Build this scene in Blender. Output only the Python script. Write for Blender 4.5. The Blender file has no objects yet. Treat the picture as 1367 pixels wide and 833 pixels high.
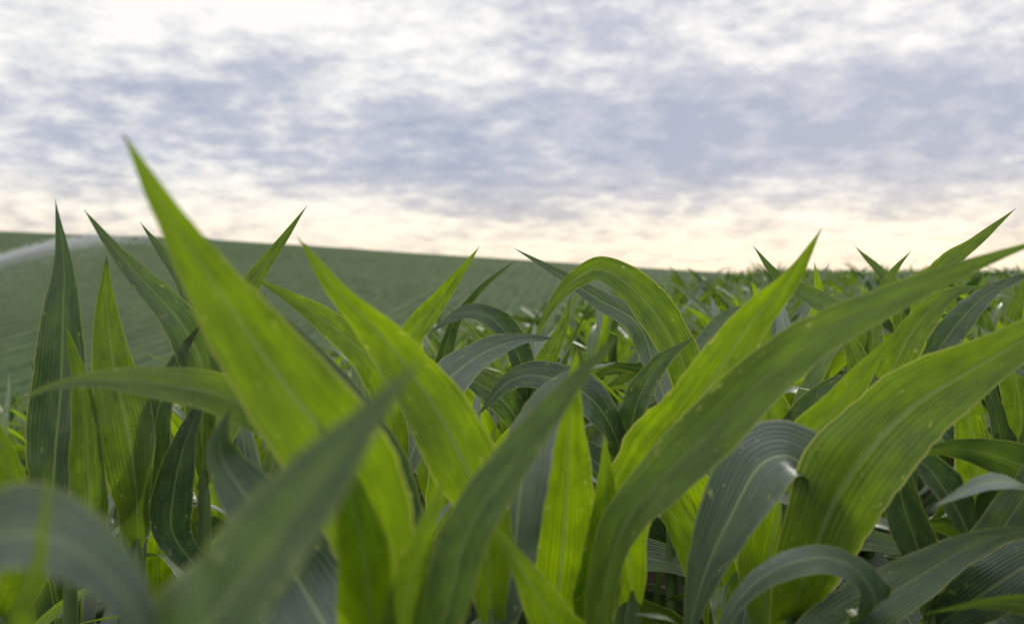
import bpy, math, random
import numpy as np
from mathutils import Vector, Matrix, noise as mnoise

random.seed(7)
scene = bpy.context.scene
H = 1.25

# ------------------------------------------------------------------ helpers
def sp(x):
    if x > 30: return x
    return math.log(1+math.exp(x))
def ground_z(x, y):
    p = -0.045*y + 0.19*x
    w = 0.15
    z = -w*sp(-p/w) + 0.10
    return max(z, -14.0)
def hill_z(x, y):
    xx = x if x > -90 else -90+(x+90)*0.45
    crest = 5.6 - 0.063*xx
    if y < 250: z = crest - 0.076*(250-y) + 0.00012*(250-y)*(y-60)*(1 if y > 60 else 0)*0.6
    else: z = crest - 0.0009*(y-250)**2
    return max(z, -30)

def N(nt, typ, **kw):
    n = nt.nodes.new(typ)
    for k, v in kw.items(): setattr(n, k, v)
    return n
def L(nt, a, b): nt.links.new(a, b)
def val(nt, sock, v):
    if isinstance(v, (int, float)): sock.default_value = v
    elif isinstance(v, tuple): sock.default_value = v if len(v) == len(sock.default_value) else v+(1,)
    else: L(nt, v, sock)
def M(nt, op, a, b=0.0, c=None, clamp=False):
    n = N(nt, 'ShaderNodeMath', operation=op); n.use_clamp = clamp
    val(nt, n.inputs[0], a); val(nt, n.inputs[1], b)
    if c is not None: val(nt, n.inputs[2], c)
    return n.outputs[0]
def MR(nt, v, a, b, c=0.0, d=1.0, smooth=True):
    n = N(nt, 'ShaderNodeMapRange'); n.interpolation_type = 'SMOOTHSTEP' if smooth else 'LINEAR'
    val(nt, n.inputs['Value'], v)
    for nm, q in (('From Min', a), ('From Max', b), ('To Min', c), ('To Max', d)): n.inputs[nm].default_value = q
    return n.outputs[0]
def MIX(nt, f, a, b, blend='MIX'):
    n = N(nt, 'ShaderNodeMix', data_type='RGBA', blend_type=blend)
    val(nt, n.inputs[0], f); val(nt, n.inputs[6], a); val(nt, n.inputs[7], b)
    return n.outputs[2]
def NOISE(nt, vec, scale, detail=3, rough=0.5):
    n = N(nt, 'ShaderNodeTexNoise')
    n.inputs['Scale'].default_value = scale; n.inputs['Detail'].default_value = detail
    n.inputs['Roughness'].default_value = rough
    if vec is not None: L(nt, vec, n.inputs['Vector'])
    return n.outputs[0]
def XYZ(nt, x, y, z):
    n = N(nt, 'ShaderNodeCombineXYZ'); val(nt, n.inputs[0], x); val(nt, n.inputs[1], y); val(nt, n.inputs[2], z)
    return n.outputs[0]
def newmat(name):
    m = bpy.data.materials.new(name); m.use_nodes = True
    m.node_tree.nodes.clear()
    return m, m.node_tree

# ------------------------------------------------------------------ materials
B0, B1 = (0.056, 0.094, 0.050), (0.088, 0.155, 0.008)
T0, T1 = (0.050, 0.120, 0.016), (0.290, 0.450, 0.004)
def leaf_material(detail=True):
    m, nt = newmat('corn_leaf' if detail else 'corn_leaf_field')
    uv = N(nt, 'ShaderNodeUVMap'); uv.uv_map = 'UVMap'
    sep = N(nt, 'ShaderNodeSeparateXYZ'); L(nt, uv.outputs[0], sep.inputs[0])
    x, y = sep.outputs[0], sep.outputs[1]
    at = N(nt, 'ShaderNodeAttribute', attribute_name='tone'); tone = at.outputs['Fac']
    oi = N(nt, 'ShaderNodeObjectInfo'); rnd = oi.outputs['Random']
    c = M(nt, 'MULTIPLY', M(nt, 'ABSOLUTE', M(nt, 'SUBTRACT', x, 0.5)), 2.0)
    midrib = MR(nt, c, 0.03, 0.075, 1.0, 0.0)
    seed = M(nt, 'ADD', M(nt, 'MULTIPLY', tone, 37.0), M(nt, 'MULTIPLY', rnd, 11.0))
    fine = NOISE(nt, XYZ(nt, M(nt, 'MULTIPLY', x, 46.0), M(nt, 'MULTIPLY', y, 1.3), seed), 1.0, 3 if detail else 1, 0.6)
    ribs = M(nt, 'SINE', M(nt, 'MULTIPLY', x, 2*math.pi*15))
    if detail:
        blotch = NOISE(nt, XYZ(nt, M(nt, 'MULTIPLY', x, 3.0), M(nt, 'MULTIPLY', y, 9.0), seed), 1.2, 4, 0.65)
    else:
        blotch = NOISE(nt, XYZ(nt, M(nt, 'MULTIPLY', x, 2.0), M(nt, 'MULTIPLY', y, 6.0), seed), 1.2, 1, 0.6)
    tonev = M(nt, 'ADD', tone, M(nt, 'MULTIPLY', M(nt, 'SUBTRACT', blotch, 0.5), 0.9), clamp=True)
    base = MIX(nt, tonev, B0, B1)
    trans = MIX(nt, tonev, T0, T1)
    veinf = M(nt, 'ADD', M(nt, 'MULTIPLY', M(nt, 'SUBTRACT', fine, 0.5), 1.3), M(nt, 'MULTIPLY', ribs, 0.10))
    veinm = M(nt, 'MULTIPLY', M(nt, 'ADD', veinf, 1.0), M(nt, 'ADD', 1.0, M(nt, 'MULTIPLY', M(nt, 'SUBTRACT', blotch, 0.5), 0.8)))
    vv = N(nt, 'ShaderNodeCombineColor')
    for i in range(3): L(nt, veinm, vv.inputs[i])
    base = MIX(nt, 1.0, base, vv.outputs[0], 'MULTIPLY')
    trans = MIX(nt, 1.0, trans, vv.outputs[0], 'MULTIPLY')
    base = MIX(nt, M(nt, 'MULTIPLY', midrib, 0.75), base, (0.22, 0.28, 0.12))
    trans = MIX(nt, M(nt, 'MULTIPLY', midrib, 0.6), trans, (0.20, 0.30, 0.06))
    edge = MR(nt, c, 0.92, 1.0, 0.0, 0.8)
    dm = edge
    if detail:
        sn = NOISE(nt, XYZ(nt, M(nt, 'MULTIPLY', x, 9.0), M(nt, 'MULTIPLY', y, 34.0), seed), 1.0, 2, 0.5)
        mark = M(nt, 'MULTIPLY', MR(nt, sn, 0.67, 0.71), MR(nt, c, 0.3, 0.8, 0.3, 1.0))
        dm = M(nt, 'MAXIMUM', M(nt, 'MULTIPLY', mark, 0.75), edge)
    base = MIX(nt, dm, base, (0.25, 0.28, 0.09)); trans = MIX(nt, dm, trans, (0.58, 0.60, 0.10))
    tip = MR(nt, y, 0.965, 1.0, 0.0, 0.8)
    base = MIX(nt, tip, base, (0.16, 0.12, 0.05)); trans = MIX(nt, tip, trans, (0.2, 0.14, 0.05))
    pb = N(nt, 'ShaderNodeBsdfPrincipled')
    L(nt, base, pb.inputs['Base Color'])
    if detail:
        bump = N(nt, 'ShaderNodeBump'); bump.inputs['Strength'].default_value = 0.55; bump.inputs['Distance'].default_value = 0.0015
        hgt = M(nt, 'ADD', M(nt, 'ADD', M(nt, 'MULTIPLY', ribs, 0.4), M(nt, 'MULTIPLY', fine, 1.6)), M(nt, 'MULTIPLY', midrib, -1.6))
        L(nt, hgt, bump.inputs['Height']); L(nt, bump.outputs[0], pb.inputs['Normal'])
    L(nt, MR(nt, blotch, 0.3, 0.7, 0.27, 0.44), pb.inputs['Roughness'])
    L(nt, MR(nt, tone, 0.2, 0.9, 0.75, 0.32), pb.inputs['Specular IOR Level'])
    tr = N(nt, 'ShaderNodeBsdfTranslucent'); L(nt, trans, tr.inputs['Color'])
    mx = N(nt, 'ShaderNodeMixShader')
    L(nt, M(nt, 'ADD', M(nt, 'MULTIPLY', tone, 0.40), 0.18), mx.inputs[0])
    L(nt, pb.outputs[0], mx.inputs[1]); L(nt, tr.outputs[0], mx.inputs[2])
    out = N(nt, 'ShaderNodeOutputMaterial'); L(nt, mx.outputs[0], out.inputs[0])
    return m
def far_leaf_material():
    m, nt = newmat('corn_leaf_distant')
    at = N(nt, 'ShaderNodeAttribute', attribute_name='tone'); tone = at.outputs['Fac']
    pb = N(nt, 'ShaderNodeBsdfPrincipled')
    L(nt, MIX(nt, tone, B0, B1), pb.inputs['Base Color']); pb.inputs['Roughness'].default_value = 0.40
    pb.inputs['Specular IOR Level'].default_value = 0.6
    tr = N(nt, 'ShaderNodeBsdfTranslucent'); L(nt, MIX(nt, tone, T0, T1), tr.inputs['Color'])
    mx = N(nt, 'ShaderNodeMixShader'); mx.inputs[0].default_value = 0.30
    L(nt, pb.outputs[0], mx.inputs[1]); L(nt, tr.outputs[0], mx.inputs[2])
    out = N(nt, 'ShaderNodeOutputMaterial'); L(nt, mx.outputs[0], out.inputs[0])
    return m
def stalk_material():
    m, nt = newmat('corn_stalk')
    tc = N(nt, 'ShaderNodeTexCoord')
    mp = N(nt, 'ShaderNodeMapping'); mp.inputs['Scale'].default_value = (60, 60, 4); L(nt, tc.outputs['Object'], mp.inputs[0])
    n = NOISE(nt, mp.outputs[0], 1.0, 3)
    col = MIX(nt, n, (0.05, 0.10, 0.03), (0.12, 0.18, 0.05))
    pb = N(nt, 'ShaderNodeBsdfPrincipled'); L(nt, col, pb.inputs['Base Color']); pb.inputs['Roughness'].default_value = 0.5
    out = N(nt, 'ShaderNodeOutputMaterial'); L(nt, pb.outputs[0], out.inputs[0])
    return m
def ground_material():
    m, nt = newmat('ground_soil_and_crop')
    tc = N(nt, 'ShaderNodeTexCoord')
    at = N(nt, 'ShaderNodeAttribute', attribute_name='canopy')
    n1 = NOISE(nt, tc.outputs['Object'], 9.0, 5, 0.65)
    soil = MIX(nt, n1, (0.030, 0.022, 0.016), (0.10, 0.075, 0.05))
    n2 = NOISE(nt, tc.outputs['Object'], 2.5, 5, 0.7)
    green = MIX(nt, n2, (0.018, 0.040, 0.014), (0.06, 0.10, 0.04))
    col = MIX(nt, at.outputs['Fac'], soil, green)
    pb = N(nt, 'ShaderNodeBsdfPrincipled'); L(nt, col, pb.inputs['Base Color']); pb.inputs['Roughness'].default_value = 0.95
    pb.inputs['Specular IOR Level'].default_value = 0.1
    out = N(nt, 'ShaderNodeOutputMaterial'); L(nt, pb.outputs[0], out.inputs[0])
    return m
def hill_material():
    m, nt = newmat('hill_crop')
    tc = N(nt, 'ShaderNodeTexCoord')
    mp = N(nt, 'ShaderNodeMapping'); mp.inputs['Rotation'].default_value = (0, 0, math.radians(24)); mp.inputs['Scale'].default_value = (1.0, 0.16, 1)
    L(nt, tc.outputs['Object'], mp.inputs[0])
    n1 = NOISE(nt, mp.outputs[0], 0.8, 5, 0.7)
    n2 = NOISE(nt, tc.outputs['Object'], 1.3, 5, 0.75)
    n3 = NOISE(nt, tc.outputs['Object'], 0.022, 4, 0.55)
    s = N(nt, 'ShaderNodeSeparateXYZ'); L(nt, mp.outputs[0], s.inputs[0])
    rows = M(nt, 'SINE', M(nt, 'MULTIPLY', s.outputs[0], 2*math.pi/1.5))
    f = M(nt, 'ADD', M(nt, 'MULTIPLY', n1, 0.5), M(nt, 'ADD', M(nt, 'MULTIPLY', n2, 0.5), M(nt, 'MULTIPLY', rows, 0.04)))
    col = MIX(nt, MR(nt, f, 0.28, 0.72), (0.020, 0.045, 0.015), (0.096, 0.132, 0.060))
    col = MIX(nt, MR(nt, n3, 0.35, 0.7, 0.0, 0.55), col, (0.078, 0.106, 0.050))
    pb = N(nt, 'ShaderNodeBsdfPrincipled'); L(nt, col, pb.inputs['Base Color']); pb.inputs['Roughness'].default_value = 0.95
    pb.inputs['Specular IOR Level'].default_value = 0.05
    out = N(nt, 'ShaderNodeOutputMaterial'); L(nt, pb.outputs[0], out.inputs[0])
    return m
def plain(name, col, rough=0.6, metal=0.0, trans=None):
    m, nt = newmat(name)
    tc = N(nt, 'ShaderNodeTexCoord')
    n = NOISE(nt, tc.outputs['Object'], 6.0, 3)
    c = MIX(nt, n, tuple(q*0.8 for q in col), tuple(min(1, q*1.2) for q in col))
    pb = N(nt, 'ShaderNodeBsdfPrincipled'); L(nt, c, pb.inputs['Base Color'])
    pb.inputs['Roughness'].default_value = rough; pb.inputs['Metallic'].default_value = metal
    out = N(nt, 'ShaderNodeOutputMaterial')
    if trans:
        t = N(nt, 'ShaderNodeBsdfTranslucent'); L(nt, c, t.inputs[0])
        mx = N(nt, 'ShaderNodeMixShader'); mx.inputs[0].default_value = trans
        L(nt, pb.outputs[0], mx.inputs[1]); L(nt, t.outputs[0], mx.inputs[2]); L(nt, mx.outputs[0], out.inputs[0])
    else: L(nt, pb.outputs[0], out.inputs[0])
    return m
MAT_LEAF = leaf_material(True); MAT_MID = leaf_material(False); MAT_STALK = stalk_material(); MAT_FAR = far_leaf_material()

# ------------------------------------------------------------------ mesh accumulator
class Acc:
    def __init__(s, mat=None): s.V = []; s.F = []; s.UV = []; s.T = []; s.MI = []; s.mat = mat or MAT_LEAF
    def build(s, name):
        me = bpy.data.meshes.new(name)
        me.from_pydata([tuple(v) for v in s.V], [], s.F)
        uvl = me.uv_layers.new(name='UVMap')
        idx = np.empty(len(me.loops), dtype=np.int32); me.loops.foreach_get('vertex_index', idx)
        uvl.data.foreach_set('uv', np.array(s.UV, dtype=np.float32)[idx].ravel())
        a = me.attributes.new('tone', 'FLOAT', 'POINT'); a.data.foreach_set('value', np.array(s.T, dtype=np.float32))
        me.materials.append(s.mat); me.materials.append(MAT_STALK)
        me.polygons.foreach_set('material_index', np.array(s.MI, dtype=np.int32))
        me.polygons.foreach_set('use_smooth', np.ones(len(me.polygons), dtype=bool))
        me.update()
        return me

def catmull(pts, n):
    P = [Vector(p) for p in pts]
    P = [P[0]*2-P[1]] + P + [P[-1]*2-P[-2]]
    out = []
    K = 10
    for i in range(1, len(P)-2):
        p0, p1, p2, p3 = P[i-1], P[i], P[i+1], P[i+2]
        for j in range(K):
            t = j/K
            out.append(0.5*((2*p1)+(p2-p0)*t+(2*p0-5*p1+4*p2-p3)*t*t+(3*p1-p0-3*p2+p3)*t*t*t))
    out.append(P[-2].copy())
    d = [0]
    for i in range(1, len(out)): d.append(d[-1]+(out[i]-out[i-1]).length)
    tot = d[-1]; res = []; k = 0
    for i in range(n+1):
        q = tot*i/n
        while k < len(d)-2 and d[k+1] < q: k += 1
        f = (q-d[k])/max(1e-9, d[k+1]-d[k])
        res.append(out[k].lerp(out[k+1], min(1, max(0, f))))
    return res, tot

def add_leaf(A, pts, width, h0, h1, tone, nL=40, nW=8, fold=0.35, wave=0.10, peak=0.38, rng=random, basew=0.5):
    P, tot = catmull(pts, nL)
    h0 = Vector(h0).normalized(); h1 = Vector(h1).normalized()
    b = len(A.V)
    ph1, ph2 = rng.uniform(0, 6.28), rng.uniform(0, 6.28)
    fr = rng.uniform(0.75, 1.3)*tot/0.055
    bend = rng.uniform(-0.2, 0.2)
    sd = rng.uniform(0, 100)
    prevS = None
    fine = nL > 12
    for i in range(nL+1):
        t = i/nL
        T = (P[min(i+1, nL)]-P[max(i-1, 0)]).normalized()
        n = h0.lerp(h1, t)
        if fine:
            n = n + T.cross(n)*(0.45*mnoise.noise(Vector((t*3.2, sd, 8))))
        S = T.cross(n)
        if S.length < 0.15 and prevS is not None: S = prevS.copy()
        S.normalize()
        if prevS is not None:
            if S.dot(prevS) < 0: S = -S
            S = (S*0.5+prevS*0.5).normalized()
        prevS = S
        n = S.cross(T)
        if t < peak:
            q = t/peak; f = basew+(1-basew)*(q*q*(3-2*q))
        else:
            q = (t-peak)/(1-peak); f = (1-q**1.55)*(1-0.22*q)
        fo = fold*(1-0.5*t) + (0.6 if t < 0.08 else 0)*(1-t/0.08)
        cf, sf = math.cos(fo), math.sin(fo)
        jit = [0.0, 0.0]
        if fine:
            for k in (0, 1):
                jit[k] = 0.10*mnoise.noise(Vector((t*9, sd+k*7, 0)))+0.05*mnoise.noise(Vector((t*40, sd+k*7, 3)))
        for j in range(nW+1):
            s = -1+2*j/nW
            a = abs(s)
            w = max(width*f*(1+jit[0 if s < 0 else 1]*a), 0.0007)/2
            ph = ph1 if s < 0 else ph2
            env = min(1, t*4)*(1-t)**0.4
            wv = wave*w*2*(a**2.2)*math.sin(fr*t*(1.0 if s < 0 else 1.13)+ph+0.9*math.sin(fr*0.37*t+ph))*env
            if fine:
                wv += w*0.16*a*mnoise.noise(Vector((t*13, s*1.6, sd)))*env
            up = sf*(a**1.25)*w*0.9 - bend*w*s
            A.V.append(P[i]+S*(s*w*cf)+n*(up+wv))
            A.UV.append(((s+1)/2, t)); A.T.append(tone)
    for i in range(nL):
        for j in range(nW):
            q = b+i*(nW+1)+j
            A.F.append((q, q+1, q+nW+2, q+nW+1)); A.MI.append(0)

def add_stalk(A, x, y, z0, z1, r0, r1, lean=(0, 0), nS=10, nR=10, tone=0.5):
    b = len(A.V)
    for i in range(nS+1):
        t = i/nS
        node = 1.0+0.10*max(0, math.cos(t*math.pi*2*5))**8
        r = (r0+(r1-r0)*t)*node
        if i == nS: r *= 0.25
        for j in range(nR):
            a = 2*math.pi*j/nR
            A.V.append(Vector((x+lean[0]*t+r*math.cos(a), y+lean[1]*t+r*math.sin(a), z0+(z1-z0)*t)))
            A.UV.append((j/nR, t)); A.T.append(tone)
    for i in range(nS):
        for j in range(nR):
            q = b+i*nR+j; q2 = b+i*nR+(j+1) % nR
            A.F.append((q, q2, q2+nR, q+nR)); A.MI.append(1)

def arch_points(x, y, z, az, L0, th0, dth, n=6, side=0.0, power=1.5):
    pts = [Vector((x, y, z))]
    for i in range(n):
        t = (i+0.5)/n
        th = th0+dth*t**power
        a = az+side*t
        st = L0/n
        pts.append(pts[-1]+Vector((math.cos(a)*math.sin(th), math.sin(a)*math.sin(th), math.cos(th)))*st)
    return pts

def add_random_leaf(A, x, y, z, az, L0, th0, dth, width, tone, rng, nL, nW, wave=0.17):
    pts = arch_points(x, y, z, az, L0, th0, dth, 7, rng.uniform(-0.7, 0.7), rng.uniform(1.1, 2.3))
    tw = rng.uniform(-1.4, 1.4)
    h0 = Vector((-math.cos(az), -math.sin(az), 0.45))
    h1 = Vector((-math.cos(az)*0.2-math.sin(az)*tw, -math.sin(az)*0.2+math.cos(az)*tw, 1.0 if dth < 1.7 else 0.3))
    if dth > 1.5: h1 = Vector((math.cos(az)*0.9-math.sin(az)*tw, math.sin(az)*0.9+math.cos(az)*tw, 0.5))
    add_leaf(A, pts, width, h0, h1, tone, nL, nW, fold=rng.uniform(0.2, 0.55), wave=wave, rng=rng)

def random_plant(A, x, y, z, hs, rng, nL=16, nW=4, leaves=10, lo=0.12, wmul=1.0):
    top = 0.70*hs
    az0 = rng.uniform(0, math.pi*2)
    add_stalk(A, x, y, z, z+top, 0.013, 0.008, nS=5, nR=6)
    for i in range(leaves):
        f = i/(leaves-1)
        zz = z+hs*(lo+(0.70-lo)*f**0.85)
        az = az0+(math.pi if i % 2 else 0)+rng.uniform(-0.5, 0.5)
        L0 = hs*(0.53+0.30*math.sin(math.pi*min(1, f*0.9+0.15))-0.08*f)*rng.uniform(0.85, 1.18)
        th0 = math.radians(40-30*f+rng.uniform(-6, 8))
        dth = math.radians((100-62*f**1.5)*rng.uniform(0.5, 1.4))
        if rng.random() < 0.22: dth *= 1.45
        w = (0.084-0.020*abs(f-0.5))*rng.uniform(0.8, 1.15)*wmul
        tone = min(1, max(0, rng.gauss(0.14+0.42*f, 0.28)))
        add_random_leaf(A, x, y, zz, az, L0, th0, dth, w, tone, rng, nL, nW)

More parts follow.
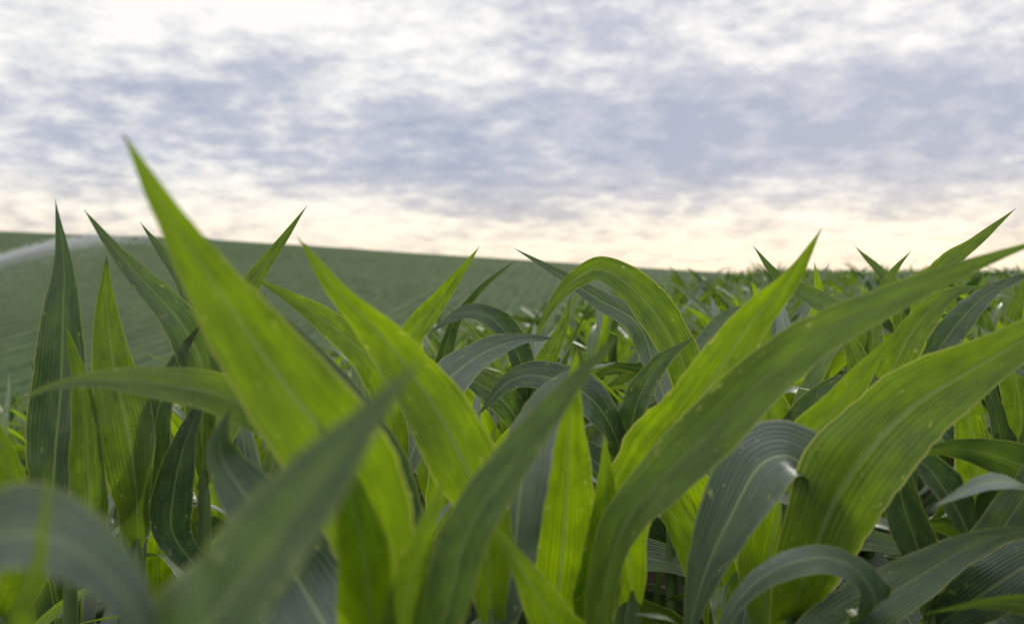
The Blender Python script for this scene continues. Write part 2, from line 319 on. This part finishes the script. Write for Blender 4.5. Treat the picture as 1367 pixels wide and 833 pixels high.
# ------------------------------------------------------------------ hero corn plants (world metres)
C = (0, -1, 0)
plants = [
 dict(s=(-0.075, 0.69, 0.98), lv=[
  ([(-.100,.68,1.084),(-.1215,.67,1.134),(-.1565,.665,1.184),(-.1865,.66,1.229),(-.224,.655,1.289),(-.2530,.65,1.3430)], .071, (.15,-1,.2), (-.2,-1,.0), .80, .25, .06),
  ([(-.094,.67,1.009),(-.099,.655,1.069),(-.109,.65,1.114),(-.128,.65,1.156)], .046, (.1,-1,.1), (.2,-1,0), .95, .25, .05),
  ([(-.0765,.66,.999),(-.069,.655,1.044),(-.0565,.65,1.084),(-.0415,.65,1.126)], .030, (.3,-1,.1), (.3,-1,0), .75, .3, .06),
  ([(-.0465,.67,1.019),(-.0315,.665,1.074),(-.009,.66,1.114),(.0185,.655,1.1515),(.046,.65,1.1865),(.076,.65,1.2165)], .037, (-.3,-1,.4), (-.3,-1,.5), .25, .35, .06),
  ([(-.16,.80,.98),(-.20,.80,1.051),(-.235,.80,1.105),(-.224,.79,1.147)], .095, (.1,-1,.5), (.1,-.8,.8), .02, .25, .05)]),
 dict(s=(-0.165, 0.43, 0.98), lv=[
  ([(-.145,.42,1.075),(-.117,.41,1.118),(-.085,.40,1.159),(-.058,.40,1.192),(-.037,.40,1.216)], .068, (-.5,-1,.6), (-.4,-1,.5), .26, .2, .05),
  ([(-.196,.40,1.09),(-.191,.40,1.138),(-.186,.40,1.178)], .014, C, C, .7, .3, .05)]),
 dict(s=(-0.30, 0.47, 0.98), lv=[
  ([(-.265,.45,1.105),(-.230,.44,1.133),(-.196,.43,1.134),(-.165,.42,1.113),(-.142,.41,1.075)], .066, (.1,-.9,.9), (.3,-1,.6), .0, .3, .06)]),
 dict(s=(-0.02, 0.95, 0.93), lv=[
  ([(-.027,.94,1.025),(-.048,.93,1.081),(-.079,.93,1.137),(-.121,.93,1.193),(-.163,.92,1.238),(-.198,.92,1.286)], .066, (.2,-1,.1), (-.2,-1,.1), .84, .3, .08),
  ([(-.111,.96,.913),(-.114,.95,1.004),(-.128,.94,1.074),(-.163,.94,1.144),(-.215,.93,1.215)], .070, (.3,-1,.5), (.2,-1,.5), .0, .3, .07),
  ([(.045,.84,.93),(.034,.82,.961),(.010,.80,1.009),(-.02,.80,1.055)], .055, C, (.3,-1,.2), .8, .3, .07),
  ([(.00,.97,.96),(.01,1.0,1.04),(.03,1.05,1.10),(.07,1.1,1.14),(.12,1.15,1.15)], .06, (0,-1,.3), (0,-.6,1), .1, .3, .1)]),
 dict(s=(-0.19, 0.98, 1.04), lv=[
  ([(-.212,.96,1.088),(-.268,.94,1.133),(-.324,.93,1.148),(-.380,.93,1.153),(-.436,.93,1.144),(-.482,.93,1.120)], .044, (0,-.9,.75), (0,-.75,.7), .70, .35, .06)]),
 dict(s=(-0.61, 1.36, 0.88), lv=[
  ([(-.623,1.34,.898),(-.615,1.33,.998),(-.605,1.33,1.098),(-.601,1.33,1.188),(-.598,1.33,1.268),(-.608,1.33,1.352)], .086, (.2,-1,.1), (-.1,-1,.1), .08, .35, .04),
  ([(-.558,1.30,.918),(-.553,1.29,.998),(-.558,1.29,1.098),(-.575,1.28,1.19)], .055, C, (.3,-1,0), .6, .35, .05),
  ([(-.66,1.33,.95),(-.70,1.30,1.02),(-.72,1.25,1.09),(-.74,1.2,1.12)], .06, (0,-1,.3), (0,-1,.6), .15, .35, .08),
  ([(-.60,1.40,.92),(-.63,1.42,1.00),(-.66,1.43,1.07),(-.70,1.44,1.13)], .06, C, C, .3, .35, .08)]),
 dict(s=(-0.50, 1.32, 0.90), lv=[
  ([(-.498,1.31,.968),(-.508,1.31,1.048),(-.523,1.31,1.118),(-.533,1.31,1.198),(-.533,1.31,1.277)], .074, (-.1,-1,.1), (.2,-1,0), .62, .4, .06),
  ([(-.523,1.36,.928),(-.493,1.34,.998),(-.473,1.33,1.078),(-.448,1.33,1.138),(-.413,1.33,1.190)], .052, (.5,-1,.1), (.5,-1,.2), .1, .4, .08)]),
 dict(s=(-0.43, 1.38, 0.98), lv=[
  ([(-.423,1.35,1.058),(-.418,1.34,1.128),(-.443,1.33,1.188),(-.483,1.33,1.233),(-.528,1.33,1.283),(-.570,1.33,1.338)], .056, (.5,-1,.2), (.3,-1,.4), .35, .4, .06),
  ([(-.46,1.34,.90),(-.455,1.33,.96),(-.435,1.32,1.03),(-.40,1.31,1.105)], .06, (.3,-1,.4), (.2,-1,.5), .05, .4, .08),
  ([(-.41,1.40,1.02),(-.38,1.41,1.10),(-.36,1.42,1.17),(-.355,1.43,1.23)], .05, (-.3,-1,.1), C, .5, .4, .08)]),
 dict(s=(-0.47, 1.66, 1.05), lv=[
  ([(-.480,1.62,1.10),(-.496,1.6,1.176),(-.526,1.6,1.242),(-.562,1.6,1.290),(-.596,1.6,1.336)], .046, (.3,-1,.2), C, .3, .4, .08),
  ([(-.455,1.62,1.12),(-.436,1.6,1.2),(-.412,1.6,1.248),(-.376,1.6,1.296),(-.328,1.6,1.363)], .038, (.6,-1,.3), (.4,-1,.2), .5, .4, .08)]),
 dict(s=(-0.155, 1.38, 1.0), lv=[
  ([(-.163,1.36,1.058),(-.183,1.34,1.128),(-.228,1.33,1.173),(-.283,1.33,1.212),(-.345,1.32,1.250)], .052, (.1,-1,.4), (0,-1,.5), .72, .35, .07),
  ([(-.13,1.42,1.03),(-.10,1.45,1.09),(-.05,1.5,1.13),(.01,1.55,1.15),(.07,1.6,1.15)], .065, (0,-.9,.6), (0,-1,.4), .08, .35, .1)]),
 dict(s=(-0.22, 2.05, 0.98), lv=[
  ([(-.23,2.02,1.037),(-.207,2.0,1.12),(-.17,2.0,1.172),(-.117,2.0,1.240),(-.065,2.0,1.309)], .056, (.1,-1,.1), (.1,-1,.2), .80, .4, .06),
  ([(-.16,2.0,1.02),(-.14,2.0,1.082),(-.117,2.0,1.157),(-.065,2.0,1.224),(.007,2.0,1.281)], .040, (1,-.6,.4), (1,-.6,.5), .2, .4, .06),
  ([(-.25,2.0,1.02),(-.30,1.98,1.10),(-.33,1.96,1.17),(-.34,1.95,1.25)], .045, (.2,-1,.1), C, .4, .4, .06)]),
 dict(s=(0.02, 2.0, 0.95), lv=[
  ([(.03,1.98,1.02),(.01,1.95,1.10),(-.03,1.93,1.16),(-.09,1.92,1.18),(-.16,1.9,1.14)], .065, (.1,-.9,.5), (.4,-.8,.4), .1, .4, .12),
  ([(.00,1.97,.98),(-.05,1.95,1.03),(-.12,1.93,1.06),(-.20,1.92,1.05)], .065, (.1,-.9,.5), (.1,-.8,.8), .35, .4, .1),
  ([(.04,1.98,1.02),(.07,1.96,1.09),(.10,1.95,1.15),(.115,1.95,1.21)], .05, (.1,-1,.1), (.1,-1,.2), .55, .4, .08)]),
 dict(s=(0.17, 1.55, 0.95), lv=[
  ([(.16,1.52,1.0),(.12,1.49,1.065),(.06,1.46,1.10),(.0,1.44,1.10),(-.05,1.42,1.05)], .072, (.1,-.9,.5), (.6,-.9,.2), .12, .4, .14),
  ([(.18,1.53,.99),(.19,1.50,1.06),(.22,1.48,1.12),(.27,1.47,1.16)], .06, (-.2,-1,.3), (-.2,-1,.3), .25, .4, .1),
  ([(.16,1.50,.92),(.13,1.46,.97),(.09,1.42,1.00),(.04,1.38,1.00)], .07, (.1,-.9,.6), (.1,-.9,.8), .0, .4, .1)]),
 dict(s=(0.30, 1.85, 0.98), lv=[
  ([(.308,1.75,1.065),(.276,1.73,1.143),(.224,1.73,1.215),(.159,1.73,1.260),(.113,1.73,1.247),(.072,1.72,1.205),(.033,1.71,1.13)], .070, (-.2,-1,.2), (.8,-.8,.2), .55, .4, .10),
  ([(.28,1.98,1.082),(.25,2.0,1.157),(.175,2.0,1.202),(.10,2.0,1.250),(.003,2.0,1.306)], .060, (0,-1,.5), (0,-1,.6), .20, .4, .08),
  ([(.33,1.9,1.03),(.37,1.92,1.11),(.42,1.95,1.17),(.49,1.97,1.20)], .055, (0,-.8,.8), (0,-.6,.9), .25, .4, .1)]),
 dict(s=(0.135, 1.10, 0.90), lv=[
  ([(.126,1.08,.992),(.150,1.07,1.048),(.19,1.06,1.104),(.222,1.06,1.152),(.254,1.06,1.2),(.294,1.05,1.248),(.326,1.05,1.300)], .076, (-.2,-1,.1), (-.1,-1,.2), .86, .35, .06)]),
 dict(s=(0.050, 1.08, 0.84), lv=[
  ([(.047,1.07,.864),(.054,1.06,.952),(.059,1.06,1.032),(.063,1.06,1.104),(.070,1.06,1.174)], .080, (.3,-1,.1), (-.3,-1,.1), .95, .45, .07),
  ([(.085,1.05,.88),(.095,1.04,.96),(.098,1.03,1.03),(.095,1.02,1.09)], .05, (-.4,-1,0), C, .85, .4, .06)]),
 dict(s=(0.09, 0.96, 0.88), lv=[
  ([(.088,.95,.940),(.108,.94,1.015),(.146,.93,1.067),(.192,.93,1.111),(.236,.93,1.154),(.292,.93,1.196),(.362,.93,1.231),(.432,.93,1.261),(.504,.93,1.287)], .056, (-.7,-.8,.9), (-.1,-1,.35), .60, .28, .07)]),
 dict(s=(0.325, 1.15, 0.86), lv=[
  ([(.326,1.08,.936),(.35,1.07,1.008),(.382,1.06,1.064),(.43,1.06,1.112),(.494,1.06,1.152),(.558,1.06,1.188),(.645,1.06,1.222)], .100, (-.3,-1,.3), (-.1,-1,.4), .66, .25, .07),
  ([(.308,1.2,.861),(.321,1.2,.951),(.348,1.2,1.032),(.402,1.2,1.104),(.465,1.2,1.187)], .080, (-.3,-1,.1), (-.2,-1,.2), .85, .35, .05),
  ([(.352,1.14,.99),(.318,1.11,1.045),(.272,1.08,1.045),(.236,1.06,.995),(.206,1.05,.935),(.180,1.04,.850)], .105, (-.2,-.8,1), (-.3,-1,.5), .0, .3, .10),
  ([(.370,1.02,.90),(.345,.97,.955),(.298,.94,.982),(.246,.93,.972),(.208,.92,.942),(.180,.91,.890)], .055, (0,-.7,1), (-.3,-1,.6), .05, .35, .12),
  ([(.318,1.07,.840),(.374,1.06,.888),(.438,1.06,.928),(.502,1.06,.964),(.580,1.06,.983)], .066, (-.3,-1,.6), (0,-1,.5), .20, .3, .15)]),
 dict(s=(0.60, 1.66, 0.96), lv=[
  ([(.60,1.62,1.03),(.62,1.6,1.116),(.656,1.6,1.176),(.704,1.6,1.220),(.765,1.6,1.235)], .068, (-.1,-1,.2), (.2,-1,.6), .62, .4, .12),
  ([(.57,1.6,1.0),(.56,1.58,1.08),(.53,1.57,1.15),(.49,1.56,1.20)], .055, (.2,-1,.2), C, .5, .4, .08)]),
 dict(s=(0.80, 1.56, 0.98), lv=[
  ([(.79,1.54,1.04),(.775,1.53,1.11),(.765,1.52,1.18),(.78,1.51,1.255)], .062, (-.2,-1,.1), (.2,-1,.2), .55, .4, .1),
  ([(.76,1.53,.98),(.73,1.5,1.05),(.70,1.48,1.12),(.69,1.47,1.18)], .06, (.3,-1,.1), (.3,-1,.3), .15, .4, .1),
  ([(.74,1.53,.90),(.69,1.5,.97),(.64,1.48,1.02),(.57,1.46,1.03)], .07, (.1,-1,.4), (.3,-.9,.6), .05, .4, .13)]),
 dict(s=(0.66, 1.40, 0.90), lv=[
  ([(.65,1.38,.96),(.63,1.36,1.03),(.62,1.35,1.10),(.635,1.34,1.16)], .06, (-.2,-1,.1), (.2,-1,.2), .75, .4, .1),
  ([(.63,1.37,.90),(.59,1.35,.96),(.55,1.34,1.00),(.49,1.33,1.00)], .07, (.1,-1,.4), (.3,-.9,.6), .1, .4, .13),
  ([(.67,1.38,.92),(.70,1.35,.99),(.70,1.33,1.06),(.68,1.32,1.12)], .06, (-.5,-1,.1), (-.3,-1,.3), .3, .4, .1)]),
 dict(s=(0.40, 1.52, 0.92), lv=[
  ([(.40,1.50,1.0),(.385,1.49,1.07),(.375,1.48,1.13),(.385,1.47,1.19)], .058, (-.2,-1,.1), (.2,-1,.2), .7, .4, .1),
  ([(.41,1.50,.96),(.44,1.48,1.04),(.49,1.47,1.09),(.55,1.46,1.10)], .066, (-.3,-1,.4), (0,-1,.6), .15, .4, .12)]),
 dict(s=(0.70, 2.05, 1.0), lv=[
  ([(.70,2.02,1.07),(.67,2.0,1.157),(.61,2.0,1.202),(.535,2.0,1.247),(.483,2.0,1.311)], .056, (.1,-1,.4), (0,-1,.3), .40, .4, .08),
  ([(.72,2.0,1.08),(.73,2.0,1.17),(.76,2.0,1.25),(.80,2.0,1.30)], .05, (0,-1,.1), C, .5, .4, .08)]),
 dict(s=(0.83, 2.05, 1.05), lv=[
  ([(.82,2.02,1.12),(.83,2.0,1.21),(.87,2.0,1.275),(.926,2.0,1.316),(1.010,2.0,1.386)], .048, (-.2,-1,.2), (.2,-1,.3), .6, .4, .06),
  ([(.86,2.03,1.08),(.91,2.02,1.16),(.97,2.01,1.22),(1.05,2.0,1.26)], .06, (-.1,-1,.5), (0,-1,.6), .08, .4, .1)]),
 dict(s=(1.05, 2.70, 1.02), lv=[
  ([(1.05,2.68,1.10),(1.034,2.66,1.186),(.994,2.66,1.246),(.914,2.66,1.330)], .055, (.1,-1,.3), (0,-1,.3), .4, .4, .08)]),
 dict(s=(-0.56, 1.08, 0.9), lv=[
  ([(-.526,1.07,.93),(-.528,1.06,.992),(-.540,1.06,1.048),(-.560,1.06,1.115)], .052, C, C, .85, .35, .06)]),
 dict(s=(0.52, 1.22, 0.86), lv=[
  ([(.50,1.2,.90),(.47,1.19,.98),(.455,1.18,1.05),(.46,1.17,1.11)], .05, (-.5,-1,.1), (-.5,-1,.2), .1, .4, .08),
  ([(.55,1.2,.88),(.60,1.2,.95),(.64,1.2,1.02),(.66,1.2,1.10)], .06, (-.2,-1,.2), (-.2,-1,.4), .35, .4, .08),
  ([(.55,1.15,.88),(.60,1.12,.93),(.66,1.1,.96),(.73,1.1,.98)], .07, (0,-.8,.8), (0,-1,.6), .05, .3, .1)]),
]
rng = random.Random(21)
for pl in plants:
    A = Acc()
    sx, sy, st = pl['s']
    gz = ground_z(sx, sy)
    add_stalk(A, sx, sy, gz-0.02, st, 0.015, 0.009, nS=30, nR=12)
    for (pts, w, h0, h1, tone, fold, wave) in pl['lv']:
        zb = min(pts[0][2]-0.07, st-0.01)
        pts2 = [(sx, sy, zb)] + list(pts)
        add_leaf(A, pts2, w, h0, h1, tone, nL=80, nW=12, fold=fold, wave=wave*1.6, peak=0.42, rng=rng, basew=0.55)
    az0 = rng.uniform(0, 6.28)
    for i in range(6):
        zz = gz+0.15+i*0.10
        L0 = rng.uniform(0.45, 0.62)
        az = az0+(math.pi if i % 2 else 0)+rng.uniform(-0.5, 0.5)
        dth = math.radians(rng.uniform(50, 95)); th0 = math.radians(rng.uniform(35, 52))
        if sy < 0.8: L0 *= 0.7
        add_random_leaf(A, sx, sy, zz, az, L0, th0, dth, rng.uniform(.06, .085), rng.uniform(0.0, 0.45), rng, 24, 6)
    ob = bpy.data.objects.new('corn_plant', A.build('corn_plant'))
    scene.collection.objects.link(ob)

# ------------------------------------------------------------------ corn field: instanced plants
def proto_collection(name, builders):
    col = bpy.data.collections.new(name)
    for i, A in enumerate(builders):
        o = bpy.data.objects.new(name+'_part', A.build(name+'_part'))
        col.objects.link(o)
    return col
near_protos = []
for i in range(10):
    A = Acc(MAT_MID); r = random.Random(100+i)
    random_plant(A, 0, 0, 0, 1.0, r, 20, 4, 9, lo=0.18)
    near_protos.append(A)
far_protos = []
for i in range(5):
    A = Acc(MAT_FAR); r = random.Random(200+i)
    for k in range(10):
        random_plant(A, r.uniform(-.85, .85), r.uniform(-.85, .85), r.uniform(-.14, .05), r.uniform(.86, 1.16), r, 6, 2, 5, lo=0.42, wmul=1.25)
    far_protos.append(A)
col_near = proto_collection('corn_plant_type', near_protos)
col_far = proto_collection('corn_clump_type', far_protos)

def instancer(name, col, pts, rots, scales, idx):
    me = bpy.data.meshes.new(name); me.from_pydata(pts, [], [])
    a = me.attributes.new('rot', 'FLOAT_VECTOR', 'POINT'); a.data.foreach_set('vector', np.array(rots, dtype=np.float32).ravel())
    a = me.attributes.new('scl', 'FLOAT', 'POINT'); a.data.foreach_set('value', np.array(scales, dtype=np.float32))
    a = me.attributes.new('idx', 'INT', 'POINT'); a.data.foreach_set('value', np.array(idx, dtype=np.int32))
    ob = bpy.data.objects.new(name, me); scene.collection.objects.link(ob)
    ng = bpy.data.node_groups.new(name+'_nodes', 'GeometryNodeTree')
    ng.interface.new_socket('Geometry', in_out='INPUT', socket_type='NodeSocketGeometry')
    ng.interface.new_socket('Geometry', in_out='OUTPUT', socket_type='NodeSocketGeometry')
    gi = ng.nodes.new('NodeGroupInput'); go = ng.nodes.new('NodeGroupOutput')
    ci = ng.nodes.new('GeometryNodeCollectionInfo'); ci.inputs['Collection'].default_value = col
    ci.inputs['Separate Children'].default_value = True; ci.inputs['Reset Children'].default_value = True
    ip = ng.nodes.new('GeometryNodeInstanceOnPoints'); ip.inputs['Pick Instance'].default_value = True
    def attr(n, t):
        q = ng.nodes.new('GeometryNodeInputNamedAttribute'); q.data_type = t; q.inputs['Name'].default_value = n
        return [o for o in q.outputs if o.enabled][0]
    ng.links.new(gi.outputs[0], ip.inputs['Points']); ng.links.new(ci.outputs[0], ip.inputs['Instance'])
    e2r = ng.nodes.new('FunctionNodeEulerToRotation')
    ng.links.new(attr('rot', 'FLOAT_VECTOR'), e2r.inputs[0]); ng.links.new(e2r.outputs[0], ip.inputs['Rotation'])
    ng.links.new(attr('scl', 'FLOAT'), ip.inputs['Scale']); ng.links.new(attr('idx', 'INT'), ip.inputs['Instance Index'])
    ng.links.new(ip.outputs[0], go.inputs[0])
    md = ob.modifiers.new('scatter', 'NODES'); md.node_group = ng
    return ob

rng = random.Random(5)
P, R, S, I = [], [], [], []
ca, sa = math.cos(math.radians(-14)), math.sin(math.radians(-14))
for i in range(-30, 31):
    for j in range(-20, 75):
        u = i*0.62+rng.uniform(-.08, .08); v = j*0.21+rng.uniform(-.06, .06)
        x = u*ca-v*sa; y = u*sa+v*ca
        if y < -1.6 or math.hypot(x, y) > 8.5 or abs(x) > 0.66*abs(y)+1.8: continue
        sc = rng.uniform(0.92, 1.12)
        if -0.45 < y < 0.75 and abs(x) < 0.62*max(y, 0)+0.55: continue
        inside = abs(x) < 0.6*y+0.1
        if inside:
            if y < 1.12: continue
            if y < 1.5: sc = rng.uniform(0.76, 0.85)
            elif y < 2.2: sc = rng.uniform(0.86, 0.97)
            elif y < 4: sc = rng.uniform(0.94, 1.12)
        elif y < 1.2: sc = min(sc, 0.95)
        P.append((x, y, ground_z(x, y))); R.append((rng.uniform(-.10, .10), rng.uniform(-.10, .10), rng.uniform(0, 6.28)))
        S.append(sc); I.append(rng.randrange(10))
instancer('corn_field', col_near, P, R, S, I)
P, R, S, I = [], [], [], []
y = 6.0
while y < 150:
    st = 1.5 if y < 50 else 2.3
    W = 0.62*y+3
    x = -W
    while x < W:
        xx = x+rng.uniform(-.4, .4); yy = y+rng.uniform(-.4, .4); x += st
        if math.hypot(xx, yy) < 8.2: continue
        g = ground_z(xx, yy)
        if hill_z(xx, yy) > g+0.8: continue
        P.append((xx, yy, g)); R.append((0, 0, rng.uniform(0, 6.28))); S.append(rng.uniform(.9, 1.1)*(1.0 if y < 50 else 1.2)); I.append(rng.randrange(5))
    y += st
instancer('corn_field', col_far, P, R, S, I)

# ------------------------------------------------------------------ ground and hill sheets
def grid(name, xs, ys, zf, mat, canopy=None):
    V = [(x, y, zf(x, y)) for y in ys for x in xs]
    nx = len(xs)
    F = [(j*nx+i, j*nx+i+1, (j+1)*nx+i+1, (j+1)*nx+i) for j in range(len(ys)-1) for i in range(nx-1)]
    me = bpy.data.meshes.new(name); me.from_pydata(V, [], F)
    me.materials.append(mat)
    me.polygons.foreach_set('use_smooth', np.ones(len(F), dtype=bool))
    if canopy:
        a = me.attributes.new('canopy', 'FLOAT', 'POINT'); a.data.foreach_set('value', np.array([canopy(v[0], v[1]) for v in V], dtype=np.float32))
    ob = bpy.data.objects.new(name, me); scene.collection.objects.link(ob)
    return ob
def nonuni(maxv, n, p=3.0):
    return [math.copysign(abs(t)**p*maxv, t) for t in np.linspace(-1, 1, n)]
def gz2(x, y):
    d = math.hypot(x, y)
    z = ground_z(x, y)
    rise = min(1, max(0, (d-135)/30))*0.95
    near = 0.02*mnoise.noise(Vector((x*3, y*3, 0))) if d < 15 else 0
    return z+rise+near
def canopy(x, y):
    d = math.hypot(x, y); return min(1, max(0, (d-8)/10))
grid('ground', nonuni(3000, 221), nonuni(3000, 221), gz2, ground_material(), canopy)
hx = list(np.linspace(-600, 130, 150)); hy = list(np.linspace(20, 420, 120))
def hz(x, y): return hill_z(x, y)+0.25*mnoise.noise(Vector((x*.03, y*.03, 4)))
grid('hill', hx, hy, hz, hill_material())

# ------------------------------------------------------------------ distant trees on the right horizon
def tree_mass(name, centre, size, n, rg):
    V, F = [], []
    for k in range(n):
        u = rg.uniform(-1, 1)
        hgt = size[2]*(0.45+0.55*abs(mnoise.noise(Vector((u*5+centre[0], 0, 0))))*1.6)*(1-abs(u)**4)
        p = Vector((centre[0]+u*size[0], centre[1]+rg.uniform(-1, 1)*size[1], centre[2]+rg.uniform(0, 1)**0.7*hgt))
        r = rg.uniform(.25, .6)
        a = Vector((rg.gauss(0, 1), rg.gauss(0, 1), rg.gauss(0, 1))).normalized(); b2 = a.orthogonal().normalized(); c2 = a.cross(b2)
        q = len(V); V += [p+b2*r, p+c2*r, p-b2*r, p-c2*r]; F.append((q, q+1, q+2, q+3))
    me = bpy.data.meshes.new(name); me.from_pydata(V, [], F)
    return me
mt = plain('tree_foliage', (0.045, 0.065, 0.035), 0.8, trans=0.2)
rg = random.Random(3)
for cx, cy, sz in ((150, 520, (28, 6, 5.0)), (205, 600, (22, 6, 4.0))):
    me = tree_mass('distant_trees', (cx, cy, 0.8), sz, 2600, rg); me.materials.append(mt)
    ob = bpy.data.objects.new('distant_trees', me); scene.collection.objects.link(ob)

# ------------------------------------------------------------------ irrigation spray and sprinkler gun
rg = random.Random(9)
V, F = [], []
def drop(p, r):
    q = len(V)
    a = Matrix.Rotation(rg.uniform(0, 6.28), 3, Vector((rg.gauss(0, 1), rg.gauss(0, 1), rg.gauss(0, 1))).normalized())
    for d in ((1, 1, 1), (1, -1, -1), (-1, 1, -1), (-1, -1, 1)): V.append(p+a @ Vector(d)*r*0.6)
    F.extend([(q, q+1, q+2), (q, q+3, q+1), (q, q+2, q+3), (q+1, q+3, q+2)])
for k in range(36000):
    u = rg.random()
    x = -59+26*u**0.75
    z = 4.9-0.0112*(x+33)**2
    spread = 0.16+0.26*u
    fade = 1.0 if x < -44 else max(0.12, 1-(x+44)/10)
    if rg.random() > fade: continue
    z += rg.gauss(0, spread)
    if rg.random() < 0.10: z -= rg.expovariate(1/0.8)
    drop(Vector((x+rg.gauss(0, .2), 92+rg.gauss(0, .5), z)), rg.uniform(.022, .05))
me = bpy.data.meshes.new('water_spray'); me.from_pydata(V, [], F); me.materials.append(plain('water_droplets', (.82, .83, .84), .3, trans=.5))
ob = bpy.data.objects.new('water_spray', me); scene.collection.objects.link(ob)
gun = bpy.data.objects.new('irrigation_sprinkler', None); gz = hill_z(-59.5, 92); gun.location = (-59.5, 92, gz); scene.collection.objects.link(gun)
ms = plain('galvanised_steel', (.35, .36, .37), .4, .8)
def rod(name, a, b, r):
    a, b = Vector(a), Vector(b); d = b-a
    bpy.ops.mesh.primitive_cylinder_add(vertices=10, radius=r, depth=d.length)
    o = bpy.context.object; o.name = name; o.data.materials.append(ms)
    o.rotation_euler = d.to_track_quat('Z', 'Y').to_euler(); o.location = (a+b)/2; o.parent = gun
rod('riser', (0, 0, -.1), (0, 0, 1.6), .06); rod('barrel', (0, 0, 1.55), (1.1, 0, 2.1), .045)
for i in range(3):
    a = i*2.094; rod('leg_%d' % (i+1), (0, 0, 1.2), (math.cos(a)*.9, math.sin(a)*.9, -.1), .03)

# ------------------------------------------------------------------ world
w = bpy.data.worlds.new('World'); scene.world = w; w.use_nodes = True
nt = w.node_tree; nt.nodes.clear()
SUN_EL, SUN_AZ = math.radians(26), math.radians(22)
sky = N(nt, 'ShaderNodeTexSky'); sky.sky_type = 'NISHITA'; sky.sun_disc = False
sky.sun_elevation = SUN_EL; sky.sun_rotation = SUN_AZ
bg1 = N(nt, 'ShaderNodeBackground'); L(nt, sky.outputs[0], bg1.inputs[0]); bg1.inputs[1].default_value = 0.10
tc = N(nt, 'ShaderNodeTexCoord'); s = N(nt, 'ShaderNodeSeparateXYZ'); L(nt, tc.outputs['Generated'], s.inputs[0])
X, Y, Z = s.outputs
zp = M(nt, 'ADD', M(nt, 'MAXIMUM', Z, 0.0), 0.26)
px, py = M(nt, 'DIVIDE', X, zp), M(nt, 'DIVIDE', Y, zp)
pv = XYZ(nt, px, py, 3.3)
n1 = NOISE(nt, pv, 1.5, 4, 0.55); n2 = NOISE(nt, pv, 11.0, 6, 0.6)
n3 = NOISE(nt, XYZ(nt, px, py, 9.1), 3.6, 5, 0.55)
cr = N(nt, 'ShaderNodeValToRGB'); L(nt, Z, cr.inputs[0])
els = cr.color_ramp.elements
stops = [(0.0, .04), (.03, .12), (.055, .26), (.08, .50), (.105, .84), (.14, .92), (.175, .68), (.21, .46), (.26, .40), (1.0, .5)]
els[0].position = 0; els[0].color = (.04,)*3+(1,); els[1].position = 1; els[1].color = (.5,)*3+(1,)
for p, v in stops[1:-1]:
    e = els.new(p); e.color = (v, v, v, 1)
azm = MR(nt, X, -0.36, 0.10, 0.50, 1.0)
dens = M(nt, 'MULTIPLY', cr.outputs[0], azm)
dens = M(nt, 'ADD', dens, M(nt, 'MULTIPLY', M(nt, 'SUBTRACT', n1, 0.5), 1.0))
dens = M(nt, 'ADD', dens, M(nt, 'MULTIPLY', M(nt, 'SUBTRACT', n3, 0.5), 1.1))
dens = M(nt, 'ADD', dens, M(nt, 'MULTIPLY', M(nt, 'SUBTRACT', n2, 0.5), 1.55))
c2 = N(nt, 'ShaderNodeValToRGB'); L(nt, dens, c2.inputs[0])
e = c2.color_ramp.elements
e[0].position = 0.02; e[0].color = (1.04, 1.02, .98, 1); e[1].position = 1.0; e[1].color = (.38, .425, .56, 1)
q = e.new(0.28); q.color = (.84, .835, .84, 1)
q = e.new(0.58); q.color = (.57, .59, .68, 1)
warm = MR(nt, Z, 0.0, 0.12, 0.95, 0.0)
cc = MIX(nt, warm, c2.outputs[0], MIX(nt, 1.0, c2.outputs[0], (1.12, .98, .79), 'MULTIPLY'))
bg2 = N(nt, 'ShaderNodeBackground'); L(nt, cc, bg2.inputs[0]); L(nt, MR(nt, Z, 0.30, 0.85, 1.0, 1.9), bg2.inputs[1])
mx = N(nt, 'ShaderNodeMixShader'); mx.inputs[0].default_value = 0.93
L(nt, bg1.outputs[0], mx.inputs[1]); L(nt, bg2.outputs[0], mx.inputs[2])
out = N(nt, 'ShaderNodeOutputWorld'); L(nt, mx.outputs[0], out.inputs[0])

sd = bpy.data.lights.new('sun', 'SUN'); sd.energy = 1.5; sd.angle = math.radians(10); sd.color = (1, .94, .82)
so = bpy.data.objects.new('sun', sd); scene.collection.objects.link(so)
dirv = Vector((math.sin(SUN_AZ)*math.cos(SUN_EL), math.cos(SUN_AZ)*math.cos(SUN_EL), math.sin(SUN_EL)))
so.rotation_euler = dirv.to_track_quat('Z', 'Y').to_euler(); so.location = dirv*30

# ------------------------------------------------------------------ camera
cd = bpy.data.cameras.new('camera'); cam = bpy.data.objects.new('camera', cd); scene.collection.objects.link(cam)
cam.location = (0, 0, H); cam.rotation_euler = (math.radians(90-2.07), 0, 0)
cd.lens = 35; cd.sensor_width = 36; cd.clip_start = 0.02; cd.clip_end = 6000
cd.dof.use_dof = True; cd.dof.focus_distance = 1.75; cd.dof.aperture_fstop = 3.8; cd.dof.aperture_blades = 9
scene.camera = cam
scene.view_settings.view_transform = 'Standard'; scene.view_settings.look = 'None'; scene.view_settings.exposure = 0
